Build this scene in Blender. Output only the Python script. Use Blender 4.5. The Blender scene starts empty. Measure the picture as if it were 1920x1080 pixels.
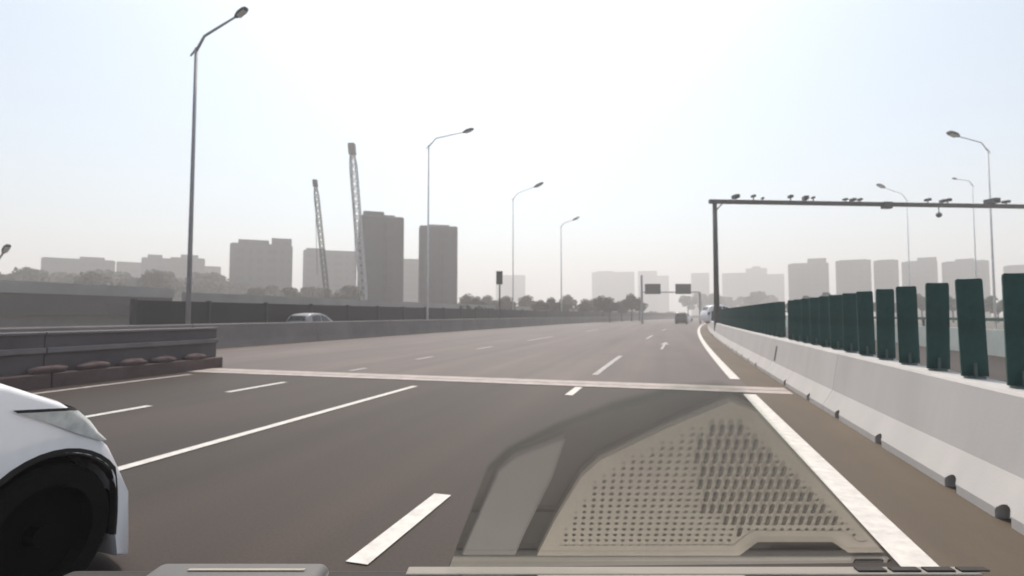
import bpy, bmesh, math, random
from mathutils import Vector, Matrix
R = math.radians
S = bpy.context.scene
COL = S.collection

# ------------------------------------------------------------------ camera
FPX = 1000.0                       # focal length in photo pixels (1920 wide)
YAW, PITCH, EYE = R(16.1), R(2.86), 1.5
cam_d = bpy.data.cameras.new('camera')
cam_d.sensor_width = 36.0
cam_d.lens = 36.0 * FPX / 1920.0
cam_d.clip_start = 0.02
cam_d.dof.use_dof = True
cam_d.dof.focus_distance = 1.2
cam_d.dof.aperture_fstop = 4.5
cam_d.clip_end = 20000
cam = bpy.data.objects.new('camera', cam_d)
COL.objects.link(cam)
cam.location = (0, 0, EYE)
cam.rotation_euler = (R(90) + PITCH, 0, YAW)
S.camera = cam

# ------------------------------------------------------------------ sky, sun, exposure
SUN_AZ, SUN_EL = R(-18), R(58)     # azimuth from +Y towards +X
W = bpy.data.worlds.new('World')
S.world = W
W.use_nodes = True
nt = W.node_tree
bg = nt.nodes['Background']
sky = nt.nodes.new('ShaderNodeTexSky')
sky.sky_type = 'NISHITA'
sky.sun_disc = False
sky.sun_elevation = SUN_EL
sky.sun_rotation = SUN_AZ
sky.air_density = 0.75
sky.dust_density = 3.0
sky.ozone_density = 0.1
tint = nt.nodes.new('ShaderNodeMix'); tint.data_type = 'RGBA'; tint.blend_type = 'MULTIPLY'; tint.inputs[0].default_value = 1.0
tint.inputs[7].default_value = (0.90, 1.04, 0.985, 1)
nt.links.new(sky.outputs[0], tint.inputs[6]); nt.links.new(tint.outputs[2], bg.inputs['Color'])
bg.inputs['Strength'].default_value = 0.15
sun_d = bpy.data.lights.new('sun', 'SUN')
sun_d.energy = 2.7
sun_d.angle = R(5)
sun_d.color = (1.0, 0.87, 0.80)
sun = bpy.data.objects.new('sun', sun_d)
COL.objects.link(sun)
sv = Vector((math.sin(SUN_AZ) * math.cos(SUN_EL), math.cos(SUN_AZ) * math.cos(SUN_EL), math.sin(SUN_EL)))
sun.rotation_euler = sv.to_track_quat('Z', 'Y').to_euler()
sun.location = sv * 50
S.view_settings.view_transform = 'Standard'
S.view_settings.look = 'None'
S.view_settings.gamma = 1
S.view_settings.use_curve_mapping = False
S.view_settings.exposure = 0.40
S.render.engine = 'CYCLES'
S.render.filter_size = 2.0
S.cycles.use_denoising = True
S.cycles.max_bounces = 6
S.cycles.volume_bounces = 2
S.cycles.transparent_max_bounces = 12

# ------------------------------------------------------------------ measuring: a pixel of the photograph to a point of the place
FW = Vector((-math.sin(YAW) * math.cos(PITCH), math.cos(YAW) * math.cos(PITCH), math.sin(PITCH)))
RT = Vector((math.cos(YAW), math.sin(YAW), 0))
UP = RT.cross(FW)
EYEV = Vector((0, 0, EYE))
def ray(x, y): return FW + RT * ((x - 960) / FPX) + UP * ((540 - y) / FPX)
def at_z(x, y, z=0.0): d = ray(x, y); return EYEV + d * ((z - EYE) / d.z)
def at_x(x, y, X): d = ray(x, y); return EYEV + d * (X / d.x)
def at_d(x, y, D): return EYEV + ray(x, y) * D
def bend(Y): return max(0.0, Y) ** 2 / 1880.0       # the road's long right-hand bend
def P(lat, Y, z=0.0): return Vector((lat + bend(Y), Y, z))
def Y_at(x, lat):                                   # where a line at that offset shows at column x
    lo, hi = 1.0, 300.0
    for _ in range(60):
        m = (lo + hi) / 2
        p = P(lat, m, 1) - EYEV
        px = 960 + FPX * p.dot(RT) / p.dot(FW)
        if (px > x) == (lat > 0): lo = m
        else: hi = m
    return lo

# ------------------------------------------------------------------ materials
MATS = {}
def mat(name, col, rough=0.7, var=0.0, scale=4.0, bump=0.0, bscale=60.0, metal=0.0, spec=0.5, stretch=(1, 1, 1), col2=None, coat=0.0):
    if name in MATS: return MATS[name]
    m = bpy.data.materials.new(name)
    m.use_nodes = True
    t = m.node_tree
    b = t.nodes['Principled BSDF']
    b.inputs['Roughness'].default_value = rough
    b.inputs['Metallic'].default_value = metal
    b.inputs['Specular IOR Level'].default_value = spec
    b.inputs['Coat Weight'].default_value = coat
    b.inputs['Base Color'].default_value = (*col, 1)
    tc = t.nodes.new('ShaderNodeTexCoord')
    mp = t.nodes.new('ShaderNodeMapping')
    mp.inputs['Scale'].default_value = stretch
    t.links.new(tc.outputs['Object'], mp.inputs['Vector'])
    if var > 0 or col2:
        n = t.nodes.new('ShaderNodeTexNoise')
        n.inputs['Scale'].default_value = scale
        n.inputs['Detail'].default_value = 6
        n.inputs['Roughness'].default_value = 0.6
        t.links.new(mp.outputs[0], n.inputs['Vector'])
        r = t.nodes.new('ShaderNodeValToRGB')
        r.color_ramp.elements[0].position = 0.3
        r.color_ramp.elements[1].position = 0.7
        a = [max(0, c * (1 - var)) for c in col]
        z = list(col2) if col2 else [min(1, c * (1 + var)) for c in col]
        r.color_ramp.elements[0].color = (*a, 1)
        r.color_ramp.elements[1].color = (*z, 1)
        t.links.new(n.outputs['Fac'], r.inputs['Fac'])
        t.links.new(r.outputs['Color'], b.inputs['Base Color'])
    if bump > 0:
        n2 = t.nodes.new('ShaderNodeTexNoise')
        n2.inputs['Scale'].default_value = bscale
        n2.inputs['Detail'].default_value = 4
        t.links.new(tc.outputs['Object'], n2.inputs['Vector'])
        bp = t.nodes.new('ShaderNodeBump')
        bp.inputs['Strength'].default_value = bump
        bp.inputs['Distance'].default_value = 0.01
        t.links.new(n2.outputs['Fac'], bp.inputs['Height'])
        t.links.new(bp.outputs['Normal'], b.inputs['Normal'])
    MATS[name] = m
    return m

mat('asphalt', (0.034, 0.0215, 0.0155), 0.62, 0.22, 0.35, 0.25, 140, stretch=(1, 0.12, 1), spec=0.28)
def road_wear(m):
    t = m.node_tree; b = t.nodes['Principled BSDF']
    src = b.inputs['Base Color'].links[0].from_socket
    tc = t.nodes.new('ShaderNodeTexCoord')
    def noise(scale, st, lo, hi, det=5):
        mp = t.nodes.new('ShaderNodeMapping'); mp.inputs['Scale'].default_value = st
        n = t.nodes.new('ShaderNodeTexNoise'); n.inputs['Scale'].default_value = scale; n.inputs['Detail'].default_value = det
        r = t.nodes.new('ShaderNodeMapRange'); r.inputs[1].default_value = .3; r.inputs[2].default_value = .7; r.inputs[3].default_value = lo; r.inputs[4].default_value = hi
        t.links.new(tc.outputs['Object'], mp.inputs[0]); t.links.new(mp.outputs[0], n.inputs['Vector']); t.links.new(n.outputs['Fac'], r.inputs[0]); return r.outputs[0]
    for out in (noise(1.0, (1, .02, 1), .72, 1.28), noise(.45, (1, .5, 1), .85, 1.12), noise(45, (1, 1, 1), .75, 1.25, 2)):
        mu = t.nodes.new('ShaderNodeMix'); mu.data_type = 'RGBA'; mu.blend_type = 'MULTIPLY'; mu.inputs[0].default_value = 1
        t.links.new(src, mu.inputs[6]); t.links.new(out, mu.inputs[7]); src = mu.outputs[2]
    t.links.new(src, b.inputs['Base Color'])
road_wear(MATS['asphalt'])
mat('deck_asphalt_glare', (0.088, 0.062, 0.053), 0.6, 0.18, 0.35, 0.25, 140, stretch=(1, 0.12, 1), spec=0.4)  # other pavement past the joint, with glare and haze painted into its paler colour
road_wear(MATS['deck_asphalt_glare'])
mat('shoulder', (0.092, 0.066, 0.042), 0.75, 0.25, 0.8, 0.5, 80, stretch=(1, 0.25, 1))
mat('paint', (0.62, 0.585, 0.54), 0.6, 0.16, 9, 0.2, 60)
mat('faded_paint', (0.40, 0.37, 0.35), 0.7, 0.3, 6, 0.2, 60)
mat('joint_concrete', (0.40, 0.34, 0.31), 0.7, 0.25, 3, 0.4, 50)
mat('joint_steel', (0.06, 0.055, 0.05), 0.5, 0.3, 6)
mat('ground', (0.10, 0.09, 0.072), 0.95, 0.35, 0.03, 0.0)
mat('barrier', (0.50, 0.475, 0.455), 0.8, 0.08, 1.3, 0.12, 40, stretch=(1, 1, 0.35))
mat('drain', (0.015, 0.013, 0.012), 0.9)
mat('slat_green', (0.024, 0.080, 0.068), 0.55, 0.3, 3)
mat('bracket', (0.10, 0.13, 0.12), 0.5, 0.2, 5)
mat('parapet', (0.42, 0.47, 0.45), 0.8, 0.15, 0.6, 0.2, 20)
mat('green_rail', (0.035, 0.09, 0.075), 0.5, 0.2, 3)
mat('wall', (0.165, 0.145, 0.142), 0.85, 0.2, 0.5, 0.3, 20)
mat('viaduct', (0.25, 0.235, 0.23), 0.85, 0.2, 0.2)
mat('girder', (0.05, 0.047, 0.05), 0.85, 0.25, 0.2)
mat('noise_panel', (0.014, 0.013, 0.015), 0.7, 0.3, 0.6)
mat('noise_post', (0.03, 0.028, 0.03), 0.6, 0.2, 2)
mat('left_plinth', (0.095, 0.062, 0.060), 0.9, 0.35, 1.5, 0.5, 20)
mat('left_panel', (0.085, 0.072, 0.076), 0.7, 0.25, 0.8)
mat('left_rail', (0.16, 0.145, 0.15), 0.5, 0.2, 1.5, metal=0.2)
mat('rubble', (0.10, 0.067, 0.065), 0.95, 0.4, 3, 0.6, 20)
mat('galv', (0.30, 0.30, 0.31), 0.5, 0.15, 2)
mat('galv_bloom', (0.80, 0.80, 0.80), 0.5, 0.15, 2)  # far poles: bloom of the bright sky painted in as a near-white colour
mat('lamp_dark', (0.05, 0.065, 0.075), 0.45, 0.15, 4)
mat('lamp_lens', (0.5, 0.5, 0.48), 0.3)
mat('gantry', (0.055, 0.052, 0.050), 0.5, 0.2, 1.5)
mat('camera_box', (0.06, 0.06, 0.062), 0.5, 0.2, 4)
mat('lens_glass', (0.01, 0.01, 0.012), 0.08)
mat('sign_back', (0.035, 0.030, 0.034), 0.6, 0.2, 1)
mat('sign_green', (0.020, 0.028, 0.026), 0.6, 0.2, 1)
mat('crane_pale', (0.40, 0.39, 0.39), 0.6, 0.2, 0.4)
mat('crane_dark', (0.05, 0.045, 0.045), 0.6, 0.2, 0.5)
mat('rubber', (0.006, 0.006, 0.006), 0.9, 0.2, 20, spec=0.15)
mat('arch_plastic', (0.018, 0.017, 0.017), 0.7, 0.2, 20)
mat('well', (0.006, 0.005, 0.005), 0.95)
mat('rim', (0.004, 0.004, 0.004), 0.9, spec=0.1)
mat('car_white', (0.80, 0.79, 0.80), 0.28, 0.02, 2, coat=0.5)
mat('car_silver', (0.26, 0.255, 0.26), 0.35, 0.03, 2, coat=0.3)
mat('car_black', (0.02, 0.02, 0.022), 0.3, coat=0.3)
mat('car_glass', (0.012, 0.013, 0.015), 0.06)
mat('headlight', (0.62, 0.63, 0.60), 0.12, 0.2, 14, coat=1.0)
mat('tail_light', (0.25, 0.01, 0.01), 0.2)
mat('bark', (0.07, 0.055, 0.045), 0.9, 0.3, 3)
mat('leaf_dull', (0.075, 0.075, 0.052), 0.8, 0.35, 0.5)
mat('leaf_brown', (0.085, 0.068, 0.056), 0.8, 0.35, 0.5)
mat('leaf_green', (0.055, 0.085, 0.055), 0.8, 0.35, 0.5)
mat('dash', (0.30, 0.27, 0.23), 0.75, 0.06, 20, 0.25, 500)
mat('dash_cover', (0.40, 0.345, 0.275), 0.7, 0.05, 20, 0.15, 600)
mat('dash_side', (0.24, 0.215, 0.20), 0.75, 0.06, 20, 0.2, 500)
mat('dash_pad', (0.13, 0.125, 0.12), 0.6, 0.06, 20)
mat('dash_dark', (0.035, 0.030, 0.026), 0.8, 0.2, 20)
mat('dash_pit', (0.02, 0.016, 0.013), 0.95)

def facade(name, col, cell=3.2, contrast=0.25):
    m = bpy.data.materials.new(name)
    m.use_nodes = True
    t = m.node_tree
    b = t.nodes['Principled BSDF']
    b.inputs['Roughness'].default_value = 0.85
    tc = t.nodes.new('ShaderNodeTexCoord')
    sp = t.nodes.new('ShaderNodeSeparateXYZ')
    t.links.new(tc.outputs['Object'], sp.inputs[0])
    ad = t.nodes.new('ShaderNodeMath'); ad.operation = 'ADD'
    t.links.new(sp.outputs['X'], ad.inputs[0]); t.links.new(sp.outputs['Y'], ad.inputs[1])
    cb = t.nodes.new('ShaderNodeCombineXYZ')
    t.links.new(ad.outputs[0], cb.inputs['X']); t.links.new(sp.outputs['Z'], cb.inputs['Y'])
    br = t.nodes.new('ShaderNodeTexBrick')
    br.offset = 0.0
    br.inputs['Scale'].default_value = 1.0
    br.inputs['Brick Width'].default_value = cell
    br.inputs['Row Height'].default_value = 3.0
    br.inputs['Mortar Size'].default_value = 0.75
    br.inputs['Mortar Smooth'].default_value = 0.1
    a = tuple(c * (1 - contrast) for c in col)
    a2 = tuple(c * (1 - contrast * 0.6) for c in col)
    br.inputs['Color1'].default_value = (*a, 1)
    br.inputs['Color2'].default_value = (*a2, 1)
    br.inputs['Mortar'].default_value = (*col, 1)
    t.links.new(cb.outputs[0], br.inputs['Vector'])
    t.links.new(br.outputs['Color'], b.inputs['Base Color'])
    MATS[name] = m
    return m
facade('facade_grey', (0.115, 0.11, 0.108))
facade('facade_tower', (0.080, 0.076, 0.075), 2.6, 0.22)
facade('facade_pale', (0.15, 0.145, 0.145), 3.6)

# ------------------------------------------------------------------ mesh helpers
def tag(o, label=None, cat=None, group=None, kind=None):
    if label: o['label'] = label
    if cat: o['category'] = cat
    if group: o['group'] = group
    if kind: o['kind'] = kind
    return o
def link(name, me, m=None, parent=None, loc=None):
    o = bpy.data.objects.new(name, me)
    COL.objects.link(o)
    if m and me is not None and not me.materials: me.materials.append(MATS[m])
    if parent: o.parent = parent
    if loc is not None: o.location = loc
    return o
def empty(name, loc=(0, 0, 0), rz=0.0):
    o = bpy.data.objects.new(name, None)
    COL.objects.link(o)
    o.location = loc
    o.rotation_euler = (0, 0, rz)
    o.empty_display_size = 0.3
    return o
def raw(name, V, Fc, m=None, parent=None, smooth=False, loc=None):
    me = bpy.data.meshes.new(name)
    me.from_pydata([tuple(v) for v in V], [], Fc)
    bm = bmesh.new(); bm.from_mesh(me)
    bmesh.ops.recalc_face_normals(bm, faces=bm.faces)
    bm.to_mesh(me); bm.free()
    if smooth:
        for p in me.polygons: p.use_smooth = True
    return link(name, me, m, parent, loc)
class MB:
    def __init__(s): s.V = []; s.F = []
    def add(s, V, Fc):
        o = len(s.V); s.V += [Vector(v) for v in V]; s.F += [[i + o for i in f] for f in Fc]; return s
    def box(s, a, b):
        (x0, y0, z0), (x1, y1, z1) = a, b
        return s.add([(x0, y0, z0), (x1, y0, z0), (x1, y1, z0), (x0, y1, z0), (x0, y0, z1), (x1, y0, z1), (x1, y1, z1), (x0, y1, z1)],
                     [(0, 3, 2, 1), (4, 5, 6, 7), (0, 1, 5, 4), (1, 2, 6, 5), (2, 3, 7, 6), (3, 0, 4, 7)])
    def tube(s, a, b, r0, r1=None, n=8):
        a, b = Vector(a), Vector(b); r1 = r0 if r1 is None else r1
        d = (b - a).normalized(); u = d.orthogonal().normalized(); v = d.cross(u)
        V = []
        for c, r in ((a, r0), (b, r1)):
            for k in range(n):
                t = 2 * math.pi * k / n
                V.append(c + u * (r * math.cos(t)) + v * (r * math.sin(t)))
        F_ = [(k, (k + 1) % n, n + (k + 1) % n, n + k) for k in range(n)]
        return s.add(V, F_ + [tuple(range(n - 1, -1, -1)), tuple(range(n, 2 * n))])
    def path(s, pts, rad, n=8):
        pts = [Vector(p) for p in pts]; V = []; F_ = []
        u = None
        for i, p in enumerate(pts):
            d = (pts[min(i + 1, len(pts) - 1)] - pts[max(i - 1, 0)]).normalized()
            u = d.orthogonal().normalized() if u is None else (u - d * u.dot(d)).normalized()
            v = d.cross(u)
            for k in range(n):
                t = 2 * math.pi * k / n
                V.append(p + u * (rad[i] * math.cos(t)) + v * (rad[i] * math.sin(t)))
        for i in range(len(pts) - 1):
            for k in range(n):
                F_.append((i * n + k, i * n + (k + 1) % n, (i + 1) * n + (k + 1) % n, (i + 1) * n + k))
        m = (len(pts) - 1) * n
        return s.add(V, F_ + [tuple(range(n - 1, -1, -1)), tuple(range(m, m + n))])
    def build(s, name, m, parent=None, smooth=False, bevel=0.0, seg=2, loc=None):
        me = bpy.data.meshes.new(name)
        me.from_pydata([tuple(v) for v in s.V], [], s.F)
        bm = bmesh.new(); bm.from_mesh(me)
        bmesh.ops.recalc_face_normals(bm, faces=bm.faces)
        if bevel > 0:
            es = [e for e in bm.edges if len(e.link_faces) == 2 and e.calc_face_angle(0) > 0.5]
            bmesh.ops.bevel(bm, geom=es, offset=bevel, segments=seg, affect='EDGES', profile=0.5)
        bm.to_mesh(me); bm.free()
        if smooth:
            for p in me.polygons: p.use_smooth = True
        return link(name, me, m, parent, loc)
def copy_tree(o, parent=None):
    c = o.copy(); COL.objects.link(c)
    if parent: c.parent = parent
    for ch in list(o.children): copy_tree(ch, c)
    return c
def strip(name, l0, l1, y0, y1, z, m, parent=None, step=2.0):
    n = max(1, int((y1 - y0) / step)); V = []; F_ = []
    for i in range(n + 1):
        Y = y0 + (y1 - y0) * i / n
        V += [P(l0, Y, z), P(l1, Y, z)]
        if i: k = 2 * i; F_.append((k - 2, k - 1, k + 1, k))
    return raw(name, V, F_, m, parent)
def sweep(name, prof, y0, y1, m, parent=None, step=3.0, caps=True):
    """A cross-section (lateral, z) drawn along the bending road."""
    n = max(1, int(round((y1 - y0) / step))); k = len(prof); V = []; F_ = []
    for i in range(n + 1):
        Y = y0 + (y1 - y0) * i / n
        V += [P(a, Y, z) for a, z in prof]
        if i:
            for j in range(k):
                F_.append(((i - 1) * k + j, (i - 1) * k + (j + 1) % k, i * k + (j + 1) % k, i * k + j))
    if caps: F_ += [tuple(range(k)), tuple(range(n * k + k - 1, n * k - 1, -1))]
    return raw(name, V, F_, m, parent)

# ================================================================== THE SETTING
g = raw('ground', [(-3000, -3000, -0.06), (3000, -3000, -0.06), (3000, 3000, -0.06), (-3000, 3000, -0.06)], [(0, 1, 2, 3)], 'ground')
tag(g, 'dusty brown open ground reaching to the hazy horizon', 'ground', kind='structure')
road = strip('road', -19.2, 2.5, -25, 11.6, 0.0, 'asphalt')
far_deck = strip('bridge_road', -19.2, 2.5, 11.6, 320, 0.0, 'deck_asphalt_glare')
tag(far_deck, 'paler glare-tinted road deck beyond the expansion joint, bending right into the haze', 'road', kind='structure')
tag(road, 'brown grey asphalt carriageway this side of the expansion joint', 'road', kind='structure')
sh = strip('road_shoulder', 1.535, 2.5, -25, 200, 0.004, 'shoulder')
tag(sh, 'narrow olive brown hard shoulder beside the concrete barrier', 'shoulder', kind='structure')
r2 = strip('opposite_road', 2.95, 15.6, -25, 320, 0.0, 'asphalt')
tag(r2, 'oncoming carriageway glimpsed behind the dark green slats', 'road', kind='structure')

# painted markings: parts of the road
ZP = 0.008
strip('edge_line', 1.31, 1.53, -6, 10.95, ZP, 'paint', road, 1.5)
strip('edge_line', 1.31, 1.53, 13.4, 160, ZP, 'paint', far_deck, 1.5)
strip('solid_line', -5.20, -5.06, -6, 10.25, ZP, 'paint', road)
strip('edge_line', -11.62, -11.46, -6, 10.7, ZP, 'faded_paint', road)
for a, b, m in ((-6.5, -4.2, 'paint'), (2.9, 4.18, 'paint'), (9.9, 11.05, 'paint'), (13.4, 19.8, 'faded_paint'), (34, 40, 'faded_paint'), (52, 58, 'faded_paint')):
    strip('lane_dash', -1.89, -1.74, a, b, ZP, m, road if a < 11.6 else far_deck)
for a, b, m in ((3.6, 6.85, 'paint'), (8.45, 10.05, 'paint'), (12.55, 13.3, 'faded_paint'), (16.4, 17.6, 'faded_paint'), (22, 24, 'faded_paint'), (30, 36, 'faded_paint'), (48, 54, 'faded_paint')):
    strip('lane_dash', -8.27, -8.12, a, b, ZP, m, road if a < 11.6 else far_deck)
raw('lane_arrow', [P(-0.58, 24, ZP), P(-0.46, 24, ZP), P(-0.46, 28, ZP), P(-0.30, 28, ZP), P(-0.52, 30.5, ZP), P(-0.74, 28, ZP), P(-0.58, 28, ZP)], [tuple(range(7))], 'faded_paint', far_deck)
# expansion joint of the bridge deck
j = empty('expansion_joint', (0, 11.7, 0))
j.parent = road
for nm, a, b, z, m in (('concrete_strip', 11.15, 11.55, 0.012, 'joint_concrete'), ('steel_seam', 11.55, 11.62, 0.010, 'joint_steel'), ('concrete_strip', 11.62, 12.05, 0.012, 'joint_concrete')):
    MB().box((-12.1, a - 11.7, 0.001), (2.28, b - 11.7, z)).build(nm, m, j)

# ================================================================== CONCRETE BARRIER, right
bar = tag(empty('concrete_barrier', (0, 0, 0)), 'pale concrete safety barrier with drain holes running along the right shoulder', 'barrier')
HOLES = [Y for Y in (4.75, 5.5, 7.15, 8.75, 10.45, 12.5)] + [15 + 1.75 * k for k in range(8)]
def bprof(notch=0.0):
    toe = [(2.30, -0.03), (2.30, 0.08), (2.44, 0.32)]
    if 0 < notch < 0.079: toe = [(2.60, -0.03), (2.60, notch), (2.30, notch), (2.30, 0.08), (2.44, 0.32)]
    elif notch > 0: toe = [(2.60, -0.03), (2.60, notch), (2.30 + 0.14 * (notch - 0.08) / 0.24, notch), (2.44, 0.32)]
    return toe + [(2.54, 0.88), (2.565, 0.905), (2.855, 0.905), (2.88, 0.88), (2.98, 0.32), (3.12, 0.08), (3.12, -0.03)]
SEG = [-8, -2, 3.95, 9.5, 14.9, 21, 27, 33, 39, 45, 53, 61, 70, 80, 90, 100, 112, 124, 138, 155]
for y0, y1 in zip(SEG[:-1], SEG[1:]):
    V, F_ = MB(), None
    cuts = [(y0, y1 - 0.012)]
    hs = [h for h in HOLES if y0 < h - 0.2 and h + 0.2 < y1]
    edges = [y0]
    spans = []
    cur = y0
    for h in hs:
        w = 0.10
        spans.append((cur, h - w, 0))
        N = 14
        for i in range(N):
            a = h - w + 2 * w * i / N; b = h - w + 2 * w * (i + 1) / N
            t = ((a + b) / 2 - h) / w
            spans.append((a, b, 0.03 + 0.10 * math.sqrt(max(0, 1 - t * t))))
        cur = h + w
    spans.append((cur, y1 - 0.012, 0))
    for a, b, nt_ in spans:
        pr = bprof(nt_); k = len(pr); n = max(1, int((b - a) / 3)); VV = []; FF = []
        for i in range(n + 1):
            Y = a + (b - a) * i / n
            VV += [P(q, Y, z) for q, z in pr]
            if i:
                for jx in range(k): FF.append(((i - 1) * k + jx, (i - 1) * k + (jx + 1) % k, i * k + (jx + 1) % k, i * k + jx))
        FF += [tuple(range(k)), tuple(range(n * k + k - 1, n * k - 1, -1))]
        V.add(VV, FF)
    V.build('wall_segment', 'barrier', bar)
for h in HOLES:      # the dark pipe mouth at the back of each opening
    MB().box((-0.012, -0.1, 0.0), (0, 0.1, 0.12)).build('drain_mouth', 'drain', bar, loc=P(2.598, h, 0.003))
# a dark vertical stain / joint cover on the face
Yj = 14.45
MB().add([P(2.445, Yj, 0.36), P(2.445, Yj + 0.22, 0.36), P(2.51, Yj + 0.22, 0.72), P(2.51, Yj, 0.72), P(2.475, Yj, 0.36), P(2.475, Yj + 0.22, 0.36), P(2.54, Yj + 0.22, 0.72), P(2.54, Yj, 0.72)],
         [(0, 1, 2, 3), (7, 6, 5, 4), (0, 4, 5, 1), (3, 2, 6, 7), (1, 5, 6, 2), (0, 3, 7, 4)]).build('joint_cover', 'joint_steel', bar)

# anti-glare slats on top
fence = tag(empty('antiglare_fence', (2.75, 0, 0.905)), 'row of upright dark green anti-glare slats on the concrete barrier', 'fence')
def slat_mesh():
    n = 8; w = 0.208; th = 0.028; V = []; F_ = []
    prof = []
    for i in range(n + 1):
        t = i / n * 2 - 1
        prof.append((t * w / 2, 0.03 * (1 - t * t) - th / 2))
    for i in range(n, -1, -1):
        t = i / n * 2 - 1
        prof.append((t * w / 2 * 0.97, 0.03 * (1 - t * t) + th / 2))
    k = len(prof)
    zs = [0.02, 0.5, 0.90, 0.925, 0.935]; sc = [1, 1, 1, 0.97, 0.86]
    for z, s in zip(zs, sc):
        V += [(x * s, y, z) for x, y in prof]
    for i in range(len(zs) - 1):
        for jx in range(k): F_.append((i * k + jx, i * k + (jx + 1) % k, (i + 1) * k + (jx + 1) % k, (i + 1) * k + jx))
    F_ += [tuple(range(k)), tuple(range((len(zs) - 1) * k + k - 1, (len(zs) - 1) * k - 1, -1))]
    return V, F_
sV, sF = slat_mesh()
slat0 = raw('slat', sV, sF, 'slat_green')
brk0 = MB().box((-0.07, -0.05, 0), (0.07, 0.05, 0.018)).box((-0.012, -0.035, 0.018), (0.012, -0.02, 0.14)).build('bracket', 'bracket')
rnd = random.Random(4)
first = True
gapY = Y_at(1477, 2.75)
Yk = 5.32 - 0.715 * 3
while Yk < 150:
    if not (gapY - 0.5 < Yk < gapY + 0.5):
        s = slat0 if first else slat0.copy()
        b = brk0 if first else brk0.copy()
        if not first: COL.objects.link(s); COL.objects.link(b)
        first = False
        p = P(2.75, Yk, 0.905)
        s.parent = fence; b.parent = s
        s.location = p - Vector(fence.location)
        s.rotation_euler = (rnd.uniform(-.02, .02), rnd.uniform(-.02, .02), R(-2) + rnd.uniform(-.06, .06))
    Yk += 0.715

# ================================================================== OPPOSITE PARAPET AND RAIL, right
op = tag(empty('roadside_parapet', (15.7, 0, 0)), 'pale green grey parapet with dark green rail beyond the oncoming road', 'parapet')
LAT = 11.2
sweep('wall', [(LAT, -0.03), (LAT, 0.95), (LAT + 0.3, 0.95), (LAT + 0.3, -0.03)], 4, 200, 'parapet', None).parent = op
op.children[0].location = (-15.7, 0, 0)
rl = sweep('rail', [(LAT + 0.08, 1.26), (LAT + 0.08, 1.38), (LAT + 0.2, 1.38), (LAT + 0.2, 1.26)], 4, 200, 'green_rail', op); rl.location = (-15.7, 0, 0)
Yp = 5.0
pm = None
while Yp < 90:
    if pm is None:
        o = MB().box((-0.04, -0.04, 0), (0.04, 0.04, 0.36)).build('rail_post', 'green_rail', op); pm = o
    else:
        o = pm.copy(); COL.objects.link(o)
    o.location = P(LAT + 0.14, Yp, 0.95) - Vector((15.7, 0, 0))
    Yp += 2.5

# ================================================================== LEFT WALL, NEAR LEFT BARRIER, NOISE BARRIER, VIADUCT
lw = tag(empty('concrete_wall', (-19.5, 0, 0)), 'long low grey concrete wall along the far left edge of the road', 'wall')
Yw = -6.0
while Yw < 250:
    L = 8.0 if Yw < 90 else 20.0
    o = sweep('wall_segment', [(-19.2, -0.03), (-19.3, 0.35), (-19.42, 1.06), (-19.46, 1.1), (-19.72, 1.1), (-19.76, 1.06), (-19.9, -0.03)], Yw, Yw + L - 0.03, 'wall', lw)
    o.location = (19.5, 0, 0)
    Yw += L

lb = tag(empty('median_barrier', (-12.6, 0, 0)), 'dark grey rail barrier on a reddish plinth, ending beside the expansion joint', 'barrier')
def lbx(name, a, b, m, bevel=0.0): return MB().box((a[0] + 12.6, a[1], a[2]), (b[0] + 12.6, b[1], b[2])).build(name, m, lb, bevel=bevel)
for y0, y1 in ((-6, -0.02), (0, 3.98), (4, 7.98), (8, 12.4)):
    lbx('plinth', (-12.75, y0, -0.03), (-12.15, y1, 0.30), 'left_plinth', 0.03)
    lbx('panel', (-12.55, y0, 0.30), (-12.40, y1, 0.70), 'left_panel', 0.01)
    lbx('rail', (-12.62, y0, 0.70), (-12.32, y1, 0.82), 'left_rail', 0.015)
    lbx('top_panel', (-12.56, y0, 0.82), (-12.40, y1, 1.08), 'left_panel', 0.01)
    lbx('top_rail', (-12.60, y0, 1.08), (-12.36, y1, 1.14), 'left_rail', 0.012)
rnd = random.Random(11)
for k in range(16):
    y = -3 + k * 0.98 + rnd.uniform(-.2, .2)
    bm = bmesh.new()
    bmesh.ops.create_icosphere(bm, subdivisions=2, radius=1)
    for v in bm.verts:
        v.co *= 1 + rnd.uniform(-.16, .16)
        v.co = Vector((v.co.x * 0.14, v.co.y * rnd.uniform(0.36, 0.4), v.co.z * 0.10))
    me = bpy.data.meshes.new('sandbag'); bm.to_mesh(me); bm.free()
    for p in me.polygons: p.use_smooth = True
    o = link('sandbag', me, 'rubble', lb, (12.6 - 12.27, y, 0.36))

nb = tag(empty('noise_barrier', (-23, 0, 0)), 'long black panelled noise fence standing behind the grey wall', 'fence')
NX = -23.0
a = at_x(246, 590, NX); Ya = a.y
ztop = at_x(480, 569, NX).z
Y = Ya
k = 0
while Y < 230:
    L = 4.0 if Y < 60 else 12.0
    for i, (z0, z1) in enumerate(((0.0, 0.9), (0.92, ztop))):
        o = sweep('panel', [(NX, z0), (NX, z1), (NX - 0.12, z1), (NX - 0.12, z0)], Y + 0.08, Y + L - 0.08, 'noise_panel', nb); o.location = (23, 0, 0)
    o = sweep('post', [(NX + 0.05, -0.05), (NX + 0.05, ztop + 0.06), (NX - 0.17, ztop + 0.06), (NX - 0.17, -0.05)], Y - 0.07, Y + 0.07, 'noise_post', nb); o.location = (23, 0, 0)
    Y += L; k += 1

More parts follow.
